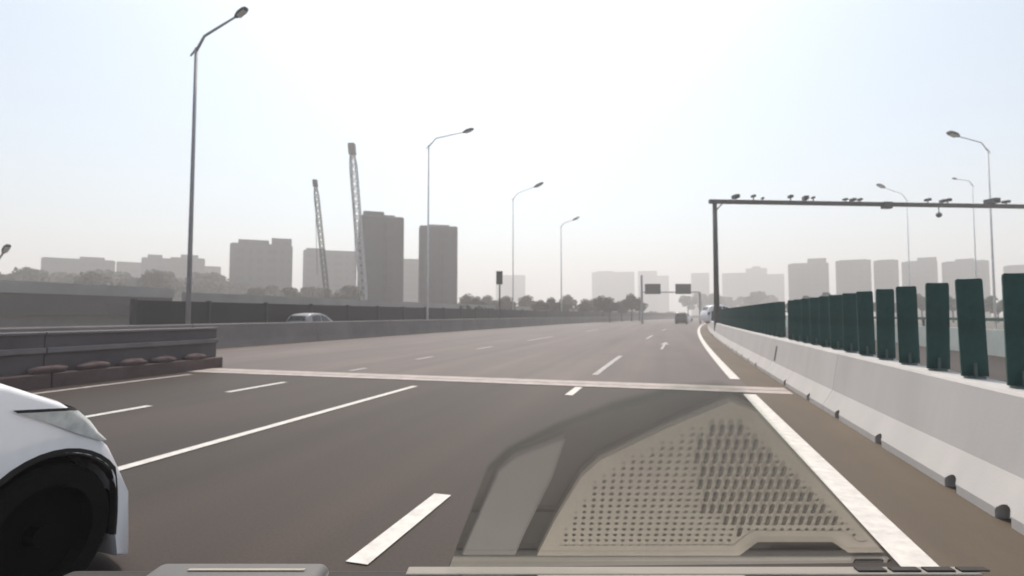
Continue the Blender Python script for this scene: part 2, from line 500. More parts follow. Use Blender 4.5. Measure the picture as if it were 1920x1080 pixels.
def viaduct(name, X, ztop, y0, y1, label, ph, gh, wall_=False):
    v = tag(empty(name, (X, 0, 0)), label, 'viaduct')
    Y = y0
    while Y < y1 - 0.1:
        L = min(25.0, y1 - Y)
        o = sweep('parapet', [(X, ztop - ph), (X, ztop), (X - 0.35, ztop), (X - 0.35, ztop - ph)], Y, Y + L - 0.04, 'viaduct', v); o.location = (-X, 0, 0)
        o = sweep('girder', [(X - 0.6, ztop - ph - gh), (X - 0.2, ztop - ph - 0.01), (X - 9, ztop - ph - 0.01), (X - 8.6, ztop - ph - gh)], Y, Y + L - 0.04, 'girder', v); o.location = (-X, 0, 0)
        if wall_:
            o = sweep('abutment_wall', [(X - 1.2, -0.05), (X - 1.2, ztop - ph - gh + 0.02), (X - 1.6, ztop - ph - gh + 0.02), (X - 1.6, -0.05)], Y, Y + L - 0.04, 'wall', v); o.location = (-X, 0, 0)
        elif Y + L / 2 < y1:
            o = MB().tube((0, 0, -0.06), (0, 0, ztop - ph - gh), 0.9, 0.9, 14).build('pier', 'viaduct', v, smooth=False)
            o.location = P(X - 4.5, Y + L / 2, 0) - Vector((X, 0, 0))
        Y += L
    return v
VX = -40.0
p = at_x(335, 548, VX)
viaduct('viaduct', VX, p.z, p.y, 240, 'grey elevated ramp with pale parapet behind the black noise fence', 0.95, 1.0)
VX2 = -52.0
p2 = at_x(210, 536, VX2)
viaduct('viaduct', VX2, p2.z, -25, p2.y + 6, 'far elevated ramp ending left of the tall dark lamp post', 1.0, 1.9, True)

# ================================================================== LAMP POSTS
def lamp(base, top, head, label, pole_m, head_m, r0, r1, arm_r, head_len, head_w, group='street lamps along the motorway', back=True):
    """base: foot of the pole; top: pole top; head: middle of the luminaire (world points)."""
    base, top, head = Vector(base), Vector(top), Vector(head)
    L = tag(empty('street_lamp', base), label, 'street lamp', group)
    t, h = top - base, head - base
    d = Vector((h.x - t.x, h.y - t.y, h.z - t.z)); dn = d.normalized()
    mid = t + (h - t) * 0.18 + Vector((0, 0, d.length * 0.10))
    MB().path([(0, 0, 0), t * 0.5, t], [r0, (r0 + r1) / 2, r1], 10).build('pole', pole_m, L, smooth=True)
    MB().box((-r0 * 2, -r0 * 2, 0), (r0 * 2, r0 * 2, 0.03)).build('base_plate', pole_m, L)
    pts = [t - Vector((0, 0, 0.15)), mid, t + (h - t) * 0.55 + Vector((0, 0, d.length * 0.05)), h - dn * head_len * 0.35]
    MB().path(pts, [arm_r * 1.25, arm_r * 1.1, arm_r, arm_r * 0.8], 8).build('arm', pole_m, L, smooth=True)
    if back:
        MB().path([t + Vector((0, 0, -0.05)), t - Vector((d.x, d.y, 0)).normalized() * 0.28 - Vector((0, 0, 0.35))], [arm_r, arm_r * 0.7], 8).build('arm_tail', pole_m, L)
    # luminaire: flattened tapered shell
    V = []; F_ = []; n = 12
    side = dn.cross(Vector((0, 0, 1))).normalized(); upv = side.cross(dn)
    st = [(-0.5, 0.25, 0.35), (-0.38, 0.6, 0.7), (-0.1, 1.0, 1.0), (0.25, 1.0, 0.9), (0.43, 0.75, 0.6), (0.5, 0.4, 0.3)]
    for s, w, hh in st:
        c = h + dn * (s * head_len)
        for kx in range(n):
            an = 2 * math.pi * kx / n
            V.append(c + side * (math.cos(an) * w * head_w / 2) + upv * (math.sin(an) * hh * head_w * (0.30 if math.sin(an) > 0 else 0.16)))
    for i in range(len(st) - 1):
        for kx in range(n): F_.append((i * n + kx, i * n + (kx + 1) % n, (i + 1) * n + (kx + 1) % n, (i + 1) * n + kx))
    F_ += [tuple(range(n)), tuple(range(len(st) * n - 1, (len(st) - 1) * n - 1, -1))]
    hd = raw('lamp_head', V, F_, head_m, L, smooth=True)
    c = h - upv * (head_w * 0.165)
    MB().add([c + dn * (sx * head_len * .28) + side * (sy * head_w * .34) + upv * sz for sx in (-1, 1) for sy in (-1, 1) for sz in (-.012, .012)],
             [(0, 1, 3, 2), (4, 6, 7, 5), (0, 4, 5, 1), (2, 3, 7, 6), (0, 2, 6, 4), (1, 5, 7, 3)]).build('lens', 'lamp_lens', hd)
    return L
def lamp_px(D, bx, tx, ty, hx, hy, label, dark=True, wpx=8, head_px=26, **kw):
    top = at_d(tx, ty, D); base = Vector((top.x, top.y, 0.0))
    head = at_d(hx, hy, D * 0.99)
    s = D / FPX
    return lamp(base, top, head, label, 'galv' if dark else 'galv_bloom', 'lamp_dark', wpx * s * 0.5 * 1.1, wpx * s * 0.5 * 0.7, wpx * s * 0.27, head_px * s, head_px * s * 0.55, **kw)
lamp_px(24, 335, 368, 90, 452, 24, 'tall dark street lamp rising highest over the left roadside', True, 8, 30)
lamp_px(48, 803, 804, 272, 878, 245, 'pale street lamp in front of the shorter grey tower', False, 3.8, 22)
lamp_px(75, 960, 962, 372, 1010, 347, 'faint street lamp between the shorter tower and the slim dark sign post', False, 2.2, 20)
lamp_px(110, 1051, 1052, 424, 1080, 410, 'small faint street lamp standing over the brown roadside trees', False, 2.4, 14)
lamp_px(34, -20, -22, 520, 11, 467, 'street lamp at the left picture edge showing only its dark head', True, 7, 22)
lamp_px(52, 1857, 1852, 280, 1788, 252, 'pale street lamp rising behind the camera gantry at right', False, 3.8, 26)
lamp_px(95, 1700, 1700, 374, 1652, 349, 'faint street lamp whose head floats above the camera gantry beam', False, 2, 18)
lamp_px(70, 1828, 1823, 345, 1790, 335, 'thin pale street lamp close beside the taller right lamp', False, 2.2, 10)

# ================================================================== CAMERA GANTRY
GL = at_d(1340, 378, 39.0); GR = at_d(1980, 389, 41.0)
GH = GL.z
gan = tag(empty('camera_gantry', (GL.x, GL.y, 0)), 'slim black gantry carrying traffic cameras over the oncoming road', 'gantry')
MB().path([(0, 0, 0), (0, 0, GH * 0.5), (0, 0, GH - 0.1)], [0.21, 0.18, 0.16], 12).build('post', 'gantry', gan, smooth=True)
MB().box((-0.4, -0.4, 0), (0.4, 0.4, 0.06)).build('base_plate', 'gantry', gan)
u = Vector((GR.x - GL.x, GR.y - GL.y, 0)); ulen = u.length; u.normalize(); ang = math.atan2(u.y, u.x)
bm_ = MB().box((-0.42, -0.13, -0.15), (ulen, 0.13, 0.15)).build('beam', 'gantry', gan, bevel=0.03); bm_.location = (0, 0, GH); bm_.rotation_euler = (0, 0, ang)
MB().path([(0, 0, 0), (0, 0, GH * 0.5), (0, 0, GH - 0.1)], [0.21, 0.18, 0.16], 12).build('post', 'gantry', gan, smooth=True).location = u * (ulen - 0.3)
MB().tube((0, 0, -0.75), (0.55, 0, -0.14), 0.05, 0.05, 6).build('brace', 'gantry', gan).location = (0, 0, GH)
gan.children[-1].rotation_euler = (0, 0, ang)
def gx(px):          # distance along the beam for a photo column
    best = min(((abs(960 + FPX * (GL + u * (t * .05) - EYEV).dot(RT) / (GL + u * (t * .05) - EYEV).dot(FW) - px), t * .05) for t in range(0, 700)))
    return best[1]
def gcam(px, size, tall, hang=False):
    s = gx(px); o = empty('traffic_camera', (0, 0, 0)); o.parent = gan
    o.location = Vector((0, 0, GH)) + u * s; o.rotation_euler = (0, 0, ang + rnd.uniform(-.3, .3))
    if hang:
        MB().tube((0, 0, -0.15), (0, 0, -0.62), 0.035, 0.035, 6).build('stem', 'camera_box', o)
        bm = bmesh.new(); bmesh.ops.create_uvsphere(bm, u_segments=12, v_segments=8, radius=0.2)
        me = bpy.data.meshes.new('dome'); bm.to_mesh(me); bm.free(); link('dome', me, 'camera_box', o, (0, 0, -0.74))
    else:
        MB().tube((0, 0, 0.15), (0, 0, 0.15 + tall), 0.04, 0.04, 6).build('stem', 'camera_box', o)
        MB().box((-size / 2, -size * .9, 0), (size / 2, size * .9, size * .75)).build('housing', 'camera_box', o, bevel=0.02).location = (0, 0, 0.15 + tall)
        MB().tube((0, -size * .9, size * .38), (0, -size * .9 - 0.05, size * .38), size * .25, size * .25, 10).build('lens', 'lens_glass', o).location = (0, 0, 0.15 + tall)
for px, sz, tl in ((1380, .34, .12), (1413, .22, .22), (1430, .16, .1), (1482, .26, .22), (1511, .34, .1), (1525, .18, .2), (1585, .2, .1), (1600, .26, .06), (1612, .22, .1), (1740, .24, .16), (1768, .26, .08), (1777, .28, .14), (1860, .5, .03), (1887, .26, .1)):
    gcam(px, sz, tl)
gcam(1760, .2, .1, True)
o = MB().box((-0.35, -0.19, -0.32), (0.35, 0.19, 0.18)).build('control_box', 'camera_box', gan, bevel=0.03); o.location = Vector((0, 0, GH)) + u * gx(1662); o.rotation_euler = (0, 0, ang)

# ================================================================== FAR SIGNS
SD = 90.0
q0 = at_d(1203, 516, SD); q1 = at_d(1312, 545, SD)
sg = tag(empty('sign_gantry', (q0.x, q0.y, 0)), 'distant road sign gantry with two dark boards over the bend', 'sign')
MB().path([(0, 0, 0), (0, 0, q0.z)], [0.2, 0.17], 8).build('post', 'galv', sg)
su = Vector((q1.x - q0.x, q1.y - q0.y, 0)); sl = su.length; su.normalize(); sa = math.atan2(su.y, su.x)
zz = at_d(1240, 548, SD).z
o = MB().box((0, -0.1, -0.1), (sl, 0.1, 0.1)).build('beam', 'galv', sg); o.location = (0, 0, zz); o.rotation_euler = (0, 0, sa)
MB().path([(0, 0, 0), (0, 0, zz)], [0.18, 0.16], 8).build('post', 'galv', sg).location = su * sl
for px, m in ((1223, 'sign_back'), (1280, 'sign_green')):
    c = at_d(px, 542, SD * 0.99)
    o = MB().box((-1.3, -0.06, -0.85), (1.3, 0.06, 0.85)).build('board', m, sg, bevel=0.03); o.location = c - Vector((q0.x, q0.y, 0)) - Vector((FW.x, FW.y, 0)) * 0.3; o.rotation_euler = (0, 0, YAW)
c = at_d(937, 520, 60)
sp_ = tag(empty('sign_post', (c.x, c.y, 0)), 'slim dark sign on a post, silhouetted left of the bend', 'sign')
MB().path([(0, 0, 0), (0, 0, c.z + .6)], [0.1, 0.08], 8).build('post', 'gantry', sp_)
o = MB().box((-0.36, -0.05, -0.8), (0.36, 0.05, 0.7)).build('board', 'sign_back', sp_, bevel=0.03); o.location = (0, -0.14, c.z); o.rotation_euler = (0, 0, YAW)

# ================================================================== BUILDINGS
def building(x0, x1, ytop, D, label, m='facade_grey', depth=None, rot=0.0, bumps=(), group=None, name='apartment_block', round_=0.0, sub=0.0):
    D *= 0.42
    c0, c1 = at_d(x0, 590, D), at_d(x1, 590, D)
    top = at_d((x0 + x1) / 2, ytop, D).z
    w = (c1 - c0).length; dp = depth or w * 0.4
    v = (c0 + c1) / 2 - EYEV; v.z = 0; v.normalize()
    an = math.atan(((x0 + x1) / 2 - 960) / FPX)
    w *= math.cos(an)
    c = (c0 + c1) / 2 + v * dp * 0.5
    b = tag(empty(name, (c.x, c.y, -0.06), YAW - an + rot), label, 'building', group)
    k = 1 / (abs(math.cos(rot)) + abs(math.sin(rot)) * dp / w)
    w *= k
    MB().box((-w / 2, -dp / 2, 0), (w / 2, dp / 2, top)).build('wall', m, b, bevel=round_, seg=3)
    e_ = .48 if round_ <= 0 else max(.2, .5 - (round_ + .4) / min(w, dp))
    MB().box((-w * e_, -dp * e_, top + 0.003), (w * e_, dp * e_, top + 0.35)).build('roof_parapet', m, b)
    for u0, u1, h in bumps:
        MB().box((-w / 2 + w * u0, -dp * .3, top + 0.2), (-w / 2 + w * u1, dp * .3, top + h * 0.6)).build('roof_house', m, b)
    # balcony stacks give the facade its relief
    n = max(2, int(w / 9))
    for i in range(n):
        xx = -w / 2 + w * (i + 0.5) / n
        MB().box((xx - 1.5, -dp / 2 - 1.0, 2), (xx + 1.5, -dp / 2 - 0.01, top - 1.5)).build('bay', m, b)
    return b
building(668, 757, 402, 300, 'tallest dark grey tower, left of the twin pair', 'facade_tower', rot=0.10, name='tower_block', round_=0.5, bumps=((.1, .55, 1.8),))
building(783, 858, 421, 330, 'shorter dark grey tower, right of the twin pair', 'facade_tower', rot=0.08, name='tower_block', round_=0.5)
building(429, 550, 458, 420, 'wide grey block with stepped roof left of the cranes', 'facade_grey', rot=-0.05, bumps=((.12, .6, 3), (.65, .98, 4.5)))
building(567, 668, 470, 520, 'low pale block between the two crane booms', 'facade_pale', bumps=((.05, .4, 2),))
building(752, 790, 486, 620, 'low pale block filling the gap between the two towers', 'facade_pale')
G = 'hazy blocks on the left skyline'
for x0, x1, y, D, lab, bp in ((75, 215, 486, 520, 'long flat hazy block at the left end of the skyline', ((.5, .85, 2.5),)),
                              (215, 268, 492, 600, 'hazy block next to the long flat one', ()),
                              (262, 318, 484, 560, 'hazy block just left of the tall dark lamp pole', ((.2, .7, 3),)),
                              (316, 382, 484, 560, 'hazy stepped block crossed by the tall dark lamp pole', ((.3, .8, 3),)),
                              (378, 412, 500, 640, 'small hazy block stepping down towards the wide grey block', ())):
    building(x0, x1, y, D, lab, 'facade_grey', bumps=bp, group=G)
G = 'row of hazy blocks on the right skyline'
for x0, x1, y, D, lab, bp, rt in ((1478, 1556, 493, 760, 'hazy block with rounded roof house, first of the tall right row', ((.5, .95, 5),), .05),
                                  (1568, 1636, 487, 700, 'second tall hazy block of the right row, straight flat roof', (), .04),
                                  (1640, 1688, 487, 700, 'narrowest hazy block, third of the tall right row', (), .06),
                                  (1693, 1761, 489, 720, 'fourth tall hazy block, roof stepping up to its right', ((.45, .98, 3.5),), .0),
                                  (1768, 1858, 489, 700, 'widest hazy block of the right row, behind the pale lamp', ((.3, .7, 2.5),), .0),
                                  (1882, 1985, 496, 720, 'last hazy block of the right row, cut by the picture edge', (), .05)):
    building(x0, x1, y, D, lab, 'facade_grey', bumps=bp, group=G, rot=rt, round_=0.5)
G = 'very pale far blocks behind the bend'
for x0, x1, y, D, lab, bp in ((1110, 1190, 510, 1500, 'very pale wide block left of the sign gantry post', ((.1, .5, 3),)),
                              (1197, 1233, 508, 1500, 'very pale block directly behind the left sign board', ()),
                              (1233, 1255, 517, 1550, 'very pale low block between the two sign boards', ()),
                              (1297, 1331, 512, 1400, 'very pale block just left of the gantry post', ()),
                              (1355, 1402, 512, 1300, 'very pale block right of the gantry post', ()),
                              (1400, 1440, 503, 1300, 'very pale taller block above the far green slats', ((.3, .7, 4),)),
                              (1440, 1472, 514, 1300, 'very pale low block before the tall right row', ()),
                              (930, 985, 516, 1500, 'very pale low block behind the slim dark sign', ())):
    building(x0, x1, y, D, lab, 'facade_pale', bumps=bp, group=G)

# ================================================================== CRANES
def crane(D, fx, fy, tx, ty, label, m, wpx):
    foot = at_d(fx, fy, D); tip = at_d(tx, ty, D)
    c = tag(empty('crawler_crane', (foot.x, foot.y, -0.06)), label, 'crane', 'crawler cranes on the building site')
    s = D / FPX; w = wpx * s / 2
    a = Vector((0, 0, 2.2)); t = tip - foot; t.z = tip.z
    d = (t - a).normalized(); sd = Vector((RT.x, RT.y, 0)); up = sd.cross(d).normalized()
    lat = MB(); N = 22
    def pt(i, jx, f=1.0):
        k = i / N; ww = w * min(1, 0.35 + k * 6, 0.4 + (1 - k) * 6)
        return a + (t - a) * k + sd * (ww * (1, 1, -1, -1)[jx]) + up * (ww * (1, -1, -1, 1)[jx])
    for jx in range(4):
        lat.path([pt(i, jx) for i in range(N + 1)], [w * 0.22] * (N + 1), 5)
        for i in range(N):
            lat.tube(pt(i, jx), pt(i + 1, (jx + 1) % 4), w * 0.12, None, 4)
            lat.tube(pt(i, jx), pt(i, (jx + 1) % 4), w * 0.12, None, 4)
    lat.build('lattice_boom', m, c)
    MB().add([t + sd * (w * 1.15 * a_) + up * (w * 1.1 * b_) + d * (w * 4.0 * c_) for c_ in (-.5, .5) for a_, b_ in ((-1, -1), (1, -1), (1, 1), (-1, 1))],
             [(0, 1, 2, 3), (7, 6, 5, 4), (0, 4, 5, 1), (1, 5, 6, 2), (2, 6, 7, 3), (3, 7, 4, 0)]).build('boom_head', 'crane_dark', c, bevel=w * .3)
    MB().tube(t + d * w, t + Vector((0, 0, -t.z + 9)) + sd * (w * 2), 0.05, None, 4).build('hoist_rope', 'crane_dark', c)
    MB().box((-3, -2, 1.2), (2.2, 2, 3.4)).build('machine_house', m, c, bevel=.15)
    MB().box((2.25, -1.9, 1.4), (4, -0.4, 3.6)).build('cab', 'crane_dark', c, bevel=.15)
    MB().box((-4.6, -2.2, 1.3), (-3.05, 2.2, 3.0)).build('counterweight', 'crane_dark', c, bevel=.1)
    for sy in (-2.6, 2.6): MB().box((-3.6, sy - .5, 0), (3.6, sy + .5, 1.15)).build('crawler_track', 'crane_dark', c, bevel=.4)
    return c
crane(100, 616, 590, 591, 343, 'shorter leaning crane boom with dark tip, left of the tallest tower', 'crane_dark', 7)
crane(114, 684, 590, 660, 279, 'taller pale crane boom with dark tip rising behind the tallest tower', 'crane_pale', 11)

# ================================================================== TREES
def tree_meshes(seed, m):
    r = random.Random(seed)
    tr = MB(); h = 3.2
    tr.path([(0, 0, 0), (.06, .04, h * .5), (.0, .1, h), (.05, .1, h + 1.6)], [.22, .17, .13, .05], 8)
    cl = []
    for k in range(6):
        an = k * 1.05 + r.uniform(-.3, .3); z0 = h * r.uniform(.65, 1.2); rr = r.uniform(1.0, 1.9)
        e = Vector((math.cos(an) * rr, math.sin(an) * rr, z0 + r.uniform(.9, 2.0)))
        tr.path([(0.02, .06, z0), e * .5 + Vector((0, 0, z0 * .5)), e], [.08, .055, .025], 6)
        cl.append((e, r.uniform(.8, 1.25)))
    for k in range(9):
        an = r.uniform(0, 6.3); rr = r.uniform(0, 1.5)
        cl.append((Vector((math.cos(an) * rr, math.sin(an) * rr, h + r.uniform(.3, 3.2))), r.uniform(.7, 1.2)))
    lf = MB()
    for c, rad in cl:
        for _ in range(150):
            v = Vector((r.gauss(0, 1), r.gauss(0, 1), r.gauss(0, 1))); v.normalize()
            p = c + Vector((v.x, v.y, v.z * .8)) * (rad * r.uniform(.35, 1.05) ** .6)
            a = Vector((r.gauss(0, 1), r.gauss(0, 1), r.gauss(0, 1))).normalized(); b = a.orthogonal().normalized(); s = r.uniform(.09, .2)
            lf.add([p - a * s * 1.5, p + b * s, p + a * s * 1.5, p - b * s], [(0, 1, 2, 3)])
    return tr, lf
protos = []
for i, m in enumerate(('leaf_dull', 'leaf_brown', 'leaf_green')):
    tr, lf = tree_meshes(20 + i, m)
    t = empty('roadside_tree')
    tr.build('trunk', 'bark', t, smooth=True); lf.build('crown', m, t)
    protos.append(t)
used = [False] * 3
def tree(px, ytop, D, kind, label, group):
    o = protos[kind] if not used[kind] else copy_tree(protos[kind]); used[kind] = True
    b = at_d(px, 590, D); zt = at_d(px, ytop, D).z
    o.location = (b.x, b.y, -0.06); s = zt / 7.6
    o.scale = (s * rnd.uniform(1.0, 1.3), s * rnd.uniform(1.0, 1.3), s); o.rotation_euler = (0, 0, rnd.uniform(0, 6.3))
    tag(o, label, 'tree', group)
rnd = random.Random(7)
G = 'dull trees behind the black noise fence'
n = 0
for px in list(range(-20, 430, 24)) + list(range(440, 660, 34)):
    tree(px + rnd.uniform(-8, 8), rnd.uniform(488, 512) if px < 430 else rnd.uniform(522, 542), rnd.uniform(110, 170), 0, 'dull hazy tree in the dark belt behind the black noise fence', G)
G = 'brownish trees left of the bend'
for px in range(880, 1205, 19):
    tree(px + rnd.uniform(-6, 6), rnd.uniform(546, 562), rnd.uniform(100, 150), 1, 'brownish hazy tree in the belt left of the bend', G)
G = 'hazy trees beyond the bend'
for px in range(1290, 1470, 26):
    tree(px + rnd.uniform(-6, 6), rnd.uniform(536, 552), rnd.uniform(260, 330), 0, 'hazy tree below the very pale far blocks', G)
G = 'green trees behind the oncoming road'
for px in range(1490, 1960, 27):
    tree(px + rnd.uniform(-8, 8), rnd.uniform(543, 560), rnd.uniform(90, 130), 2, 'green hazy tree showing between the dark green slats', G)

rb = random.Random(5); ug = MB()
for _ in range(9000):
    Yb_ = 45 + 190 * rb.random() ** 1.4; la = rb.uniform(-27.5, -24.2)
    hh = (1.5 + 0.9 * math.sin(Yb_ * .31) * math.sin(Yb_ * .113 + 1) + .5 * rb.random())
    p_ = P(la, Yb_, rb.uniform(0, hh)); a_ = Vector((rb.gauss(0, 1), rb.gauss(0, 1), rb.gauss(0, 1))).normalized(); b_ = a_.orthogonal().normalized(); s_ = rb.uniform(.12, .3)
    ug.add([p_ - a_ * s_ * 1.4, p_ + b_ * s_, p_ + a_ * s_ * 1.4, p_ - b_ * s_], [(0, 1, 2, 3)])
tag(ug.build('undergrowth', 'leaf_brown'), 'brownish brush growing behind the black noise fence towards the bend', 'undergrowth', kind='stuff')

# ================================================================== CARS
CL, CW = 4.45, 0.93
FA, RA, AR, WR = (3.70, 0.36), (0.90, 0.36), 0.435, 0.36
def tw(z): return 1.0 if z < 1.22 else 1.0 - 0.24 * min(1, (z - 1.22) / 0.70)
def bpos(x, z, y, ins=0.0):
    q = min(1.0, abs(y) / CW)
    nx = x - 0.28 * (max(0, x - 4.05) / 0.39) * q ** 2.0 - 0.06 * max(0, min(1, (z - .45) / .45)) * (max(0, min(1, (x - 3.4) / .4))) * q ** 3 + 0.12 * max(0, (0.6 - x) / 0.6) * q ** 3
    nz = z - 0.05 * q ** 3 * max(0, min(1, (z - .72) / .3))
    return Vector((nx, y * tw(z), nz))
TOPP = [(0.08, .30), (0.0, .48), (0.02, .80), (0.10, 1.02), (0.22, 1.25), (.42, 1.5), (.8, 1.62), (1.4, 1.66), (1.95, 1.65), (2.35, 1.56), (2.75, 1.36), (3.08, 1.17), (3.3, 1.12), (3.50, 1.08), (3.66, 1.025), (3.81, .975), (3.92, .90), (3.985, .80), (4.06, .71), (4.2, .60), (4.40, .44), (4.45, .07)]
TOPP = [(x, z if z < .5 else .5 + (z - .5) * 1.22) for x, z in TOPP]
def nosex(z):
    for (xa, za), (xb, zb) in zip(TOPP[12:-1], TOPP[13:]):
        if zb <= z <= za: return xb + (xa - xb) * (z - zb) / (za - zb)
    return 4.4
def prof(open_):
    pts = [(x, z, 0) for x, z in TOPP]
    pts.append((4.38, .07, 0)); pts.append((FA[0] + AR + .06, .09, 0))
    for k in range(25):
        an = R(-18 + k * 9.0)
        x = FA[0] + AR * math.cos(an); z = FA[1] + AR * math.sin(an)
        pts.append((x, z if open_ else .14, 1))
    pts.append((FA[0] - AR - .12, .14, 0)); pts.append((2.1, .14, 0)); pts.append((RA[0] + AR + .12, .14, 0))
    for k in range(25):
        an = R(-18 + k * 9.0)
        x = RA[0] + AR * math.cos(an); z = RA[1] + AR * math.sin(an)
        pts.append((x, z if open_ else .14, 1))
    return pts
def car_body():
    st = [(CW, .035, 1), (CW - .006, .018, 1), (CW - .025, .006, 1), (CW - .07, 0, 1), (CW - .28, 0, 1), (CW - .285, 0, 0), (.45, 0, 0), (.2, 0, 0), (0, 0, 0)]
    st = st + [(-y, i, o) for y, i, o in reversed(st[:-1])]
    V = []; F_ = []
    cx, cz = 2.2, 0.75
    for y, ins, op in st:
        for x, z, ar in prof(op):
            if ins and not ar:
                d = Vector((cx - x, (cz - z) * 3)); d.normalize(); x2, z2 = x + d.x * ins, z + d.y * ins
            else: x2, z2 = x, z
            V.append(bpos(x2, z2, y))
    k = len(prof(1))
    for i in range(len(st) - 1):
        for jx in range(k): F_.append((i * k + jx, i * k + (jx + 1) % k, (i + 1) * k + (jx + 1) % k, (i + 1) * k + jx))
    F_ += [tuple(range(k)), tuple(range((len(st) - 1) * k + k - 1, (len(st) - 1) * k - 1, -1))]
    return V, F_
def patch(pts_rows, off=0.006):
    V = []; F_ = []; n = len(pts_rows[0]); c = Vector((2.2, 0, .6))
    for row in pts_rows:
        for p in row: V.append(p + (p - c).normalized() * off)
    for i in range(len(pts_rows) - 1):
        for jx in range(n - 1): F_.append((i * n + jx, i * n + jx + 1, (i + 1) * n + jx + 1, (i + 1) * n + jx))
    return V, F_
def lerp(a, b, t): return a + (b - a) * t
def make_car(label, paint, loc, heading, group=None, name='car', detail=True, cat='car'):
    c = tag(empty(name, loc, heading), label, cat, group)      # local +x is forward
    inner = Matrix.Translation((-FA[0], 0, 0))
    def fix(o):
        o.data.transform(inner); return o
    V, F_ = car_body()
    body = fix(raw('body', V, F_, paint, c))
    for p in body.data.polygons: p.use_smooth = len(p.vertices) < 8
    try:
        body.data.set_sharp_from_angle(angle=R(38))
    except Exception: pass
    # glass
    ws = [[bpos(lerp(2.37, 3.05, t), lerp(1.78, 1.335, t), y) for y in (-.78, -.4, 0, .4, .78)] for t in (0, .33, .66, 1)]
    fix(raw('windscreen', *patch(ws, .012), 'car_glass', c, smooth=True))
    rw = [[bpos(lerp(.19, .40, t), lerp(1.354, 1.70, t), y) for y in (-.7, 0, .7)] for t in (0, .5, 1)]
    fix(raw('rear_window', *patch(rw, .02), 'car_glass', c, smooth=True))
    for sgn in (-1, 1):
        for poly in ([(1.78, 1.27), (2.82, 1.27), (2.36, 1.68), (1.95, 1.78), (1.78, 1.78)], [(.72, 1.27), (1.70, 1.27), (1.70, 1.78), (1.2, 1.78), (.86, 1.70)]):
            VV = []
            for x, z in poly:
                q = bpos(x, z, CW); q.y = sgn * (q.y + .008 - 0.02 * 0); VV.append(q)
            fix(raw('side_window', VV, [tuple(range(len(VV)))], 'car_glass', c))
        # headlight wrapping from the nose round to the flank
        rows = []
        for t in (0, .35, .7, 1):
            z_ = lerp(1.03, .80, t); xx = nosex(z_); row = []
            for y in (.50, .60, .70, .80, .86, .90, .925):
                q = bpos(xx, z_ , y); q.y *= sgn; row.append(q)
            for bk in (.06, .14, .22, .30):
                bkk = bk * (1 - .85 * t); q = bpos(xx, z_, CW); q.x -= bkk; q.y = sgn * (CW + 0.001); q.z += bkk * .12; row.append(q)
            rows.append(row)
        gp = []
        for z_ in (1.032, 1.05):
            row = []
            for y in (.50, .60, .70, .80, .86, .90, .925):
                q = bpos(nosex(z_), z_, y); q.y *= sgn; row.append(q)
            for bk in (.06, .14, .22, .30):
                q = bpos(nosex(z_), z_, CW); q.x -= bk; q.y = sgn * (CW + 0.001); q.z += bk * .12; row.append(q)
            gp.append(row)
        fix(raw('bonnet_gap', *patch(gp, .011), 'arch_plastic', c, smooth=True))
        hl = fix(raw('headlight', *patch(rows, .010), 'headlight', c, smooth=True))
        tl = [[Vector((bpos(lerp(.03, .12, t), lerp(.89, 1.15, t), .9).x + bk, sgn * (CW - .0), lerp(.89, 1.15, t))) for bk in (0, .12, .25)] for t in (0, 1)]
        fix(raw('tail_light', *patch(tl, .012), 'tail_light', c))
        if detail:
            m = MB().box((2.72, CW - .02 if sgn > 0 else -CW - .2, 1.24), (2.86, CW + .2 if sgn > 0 else -CW + .02, 1.39)).build('mirror', paint, c, bevel=.04); fix(m)
            for wx in (FA, RA):      # plastic arch lip, then the liner
                V = []; F_ = []
                for i in range(25):
                    an = R(-18 + i * 9.0)
                    for rr, yy in ((AR + .003, CW + .004), (AR + .003, CW - .04), (AR - .04, CW - .04), (AR - .03, CW - .002)):
                        xx = wx[0] + rr * math.cos(an); bb = bpos(xx, .4, CW).x; V.append(Vector((bb, sgn * yy, wx[1] + rr * math.sin(an))))
                    if i:
                        for jx in range(4): F_.append(((i - 1) * 4 + jx, (i - 1) * 4 + (jx + 1) % 4, i * 4 + (jx + 1) % 4, i * 4 + jx))
                fix(raw('arch_trim', V, F_, 'arch_plastic', c, smooth=False))
                V = []; F_ = []
                for i in range(25):
                    an = R(-18 + i * 9.0)
                    for yy in (CW - .03, CW - .275):
                        xx = wx[0] + (AR - .008) * math.cos(an); bb = bpos(xx, .4, yy).x; V.append(Vector((bb, sgn * yy, wx[1] + (AR - .008) * math.sin(an))))
                    if i: F_.append((2 * i - 2, 2 * i - 1, 2 * i + 1, 2 * i))
                V2 = [v for v in V[1::2]]; o_ = len(V)
                F_.append(tuple(range(1, len(V), 2)))
                fix(raw('arch_liner', V, F_, 'well', c))
        for wx in (FA, RA):
            tp = [(WR - .11, .10), (WR - .02, .105), (WR, .085), (WR, -.085), (WR - .02, -.105), (WR - .11, -.10)]
            n = 28; V = []; F_ = []
            for i in range(n):
                an = 2 * math.pi * i / n
                for r_, yy in tp: V.append(Vector((r_ * math.cos(an), yy, r_ * math.sin(an))))
            k = len(tp)
            for i in range(n):
                for jx in range(k): F_.append((i * k + jx, i * k + (jx + 1) % k, ((i + 1) % n) * k + (jx + 1) % k, ((i + 1) % n) * k + jx))
            wh = empty('wheel'); wh.parent = c; wh.location = Vector((wx[0] - FA[0], sgn * (CW - .125), WR))
            raw('tyre', V, F_, 'rubber', wh)
            rm = MB().tube((0, -sgn * .02, 0), (0, sgn * .02, 0), WR - .11, WR - .11, 24)
            for kx in range(5) if not detail else ():
                an = 2 * math.pi * kx / 5
                rm.tube((0, sgn * .03, 0), ((WR - .1) * math.cos(an), sgn * .03, (WR - .1) * math.sin(an)), .03, .025, 6)
            rm.tube((0, 0, 0), (0, sgn * .08, 0), .06, .05, 12)
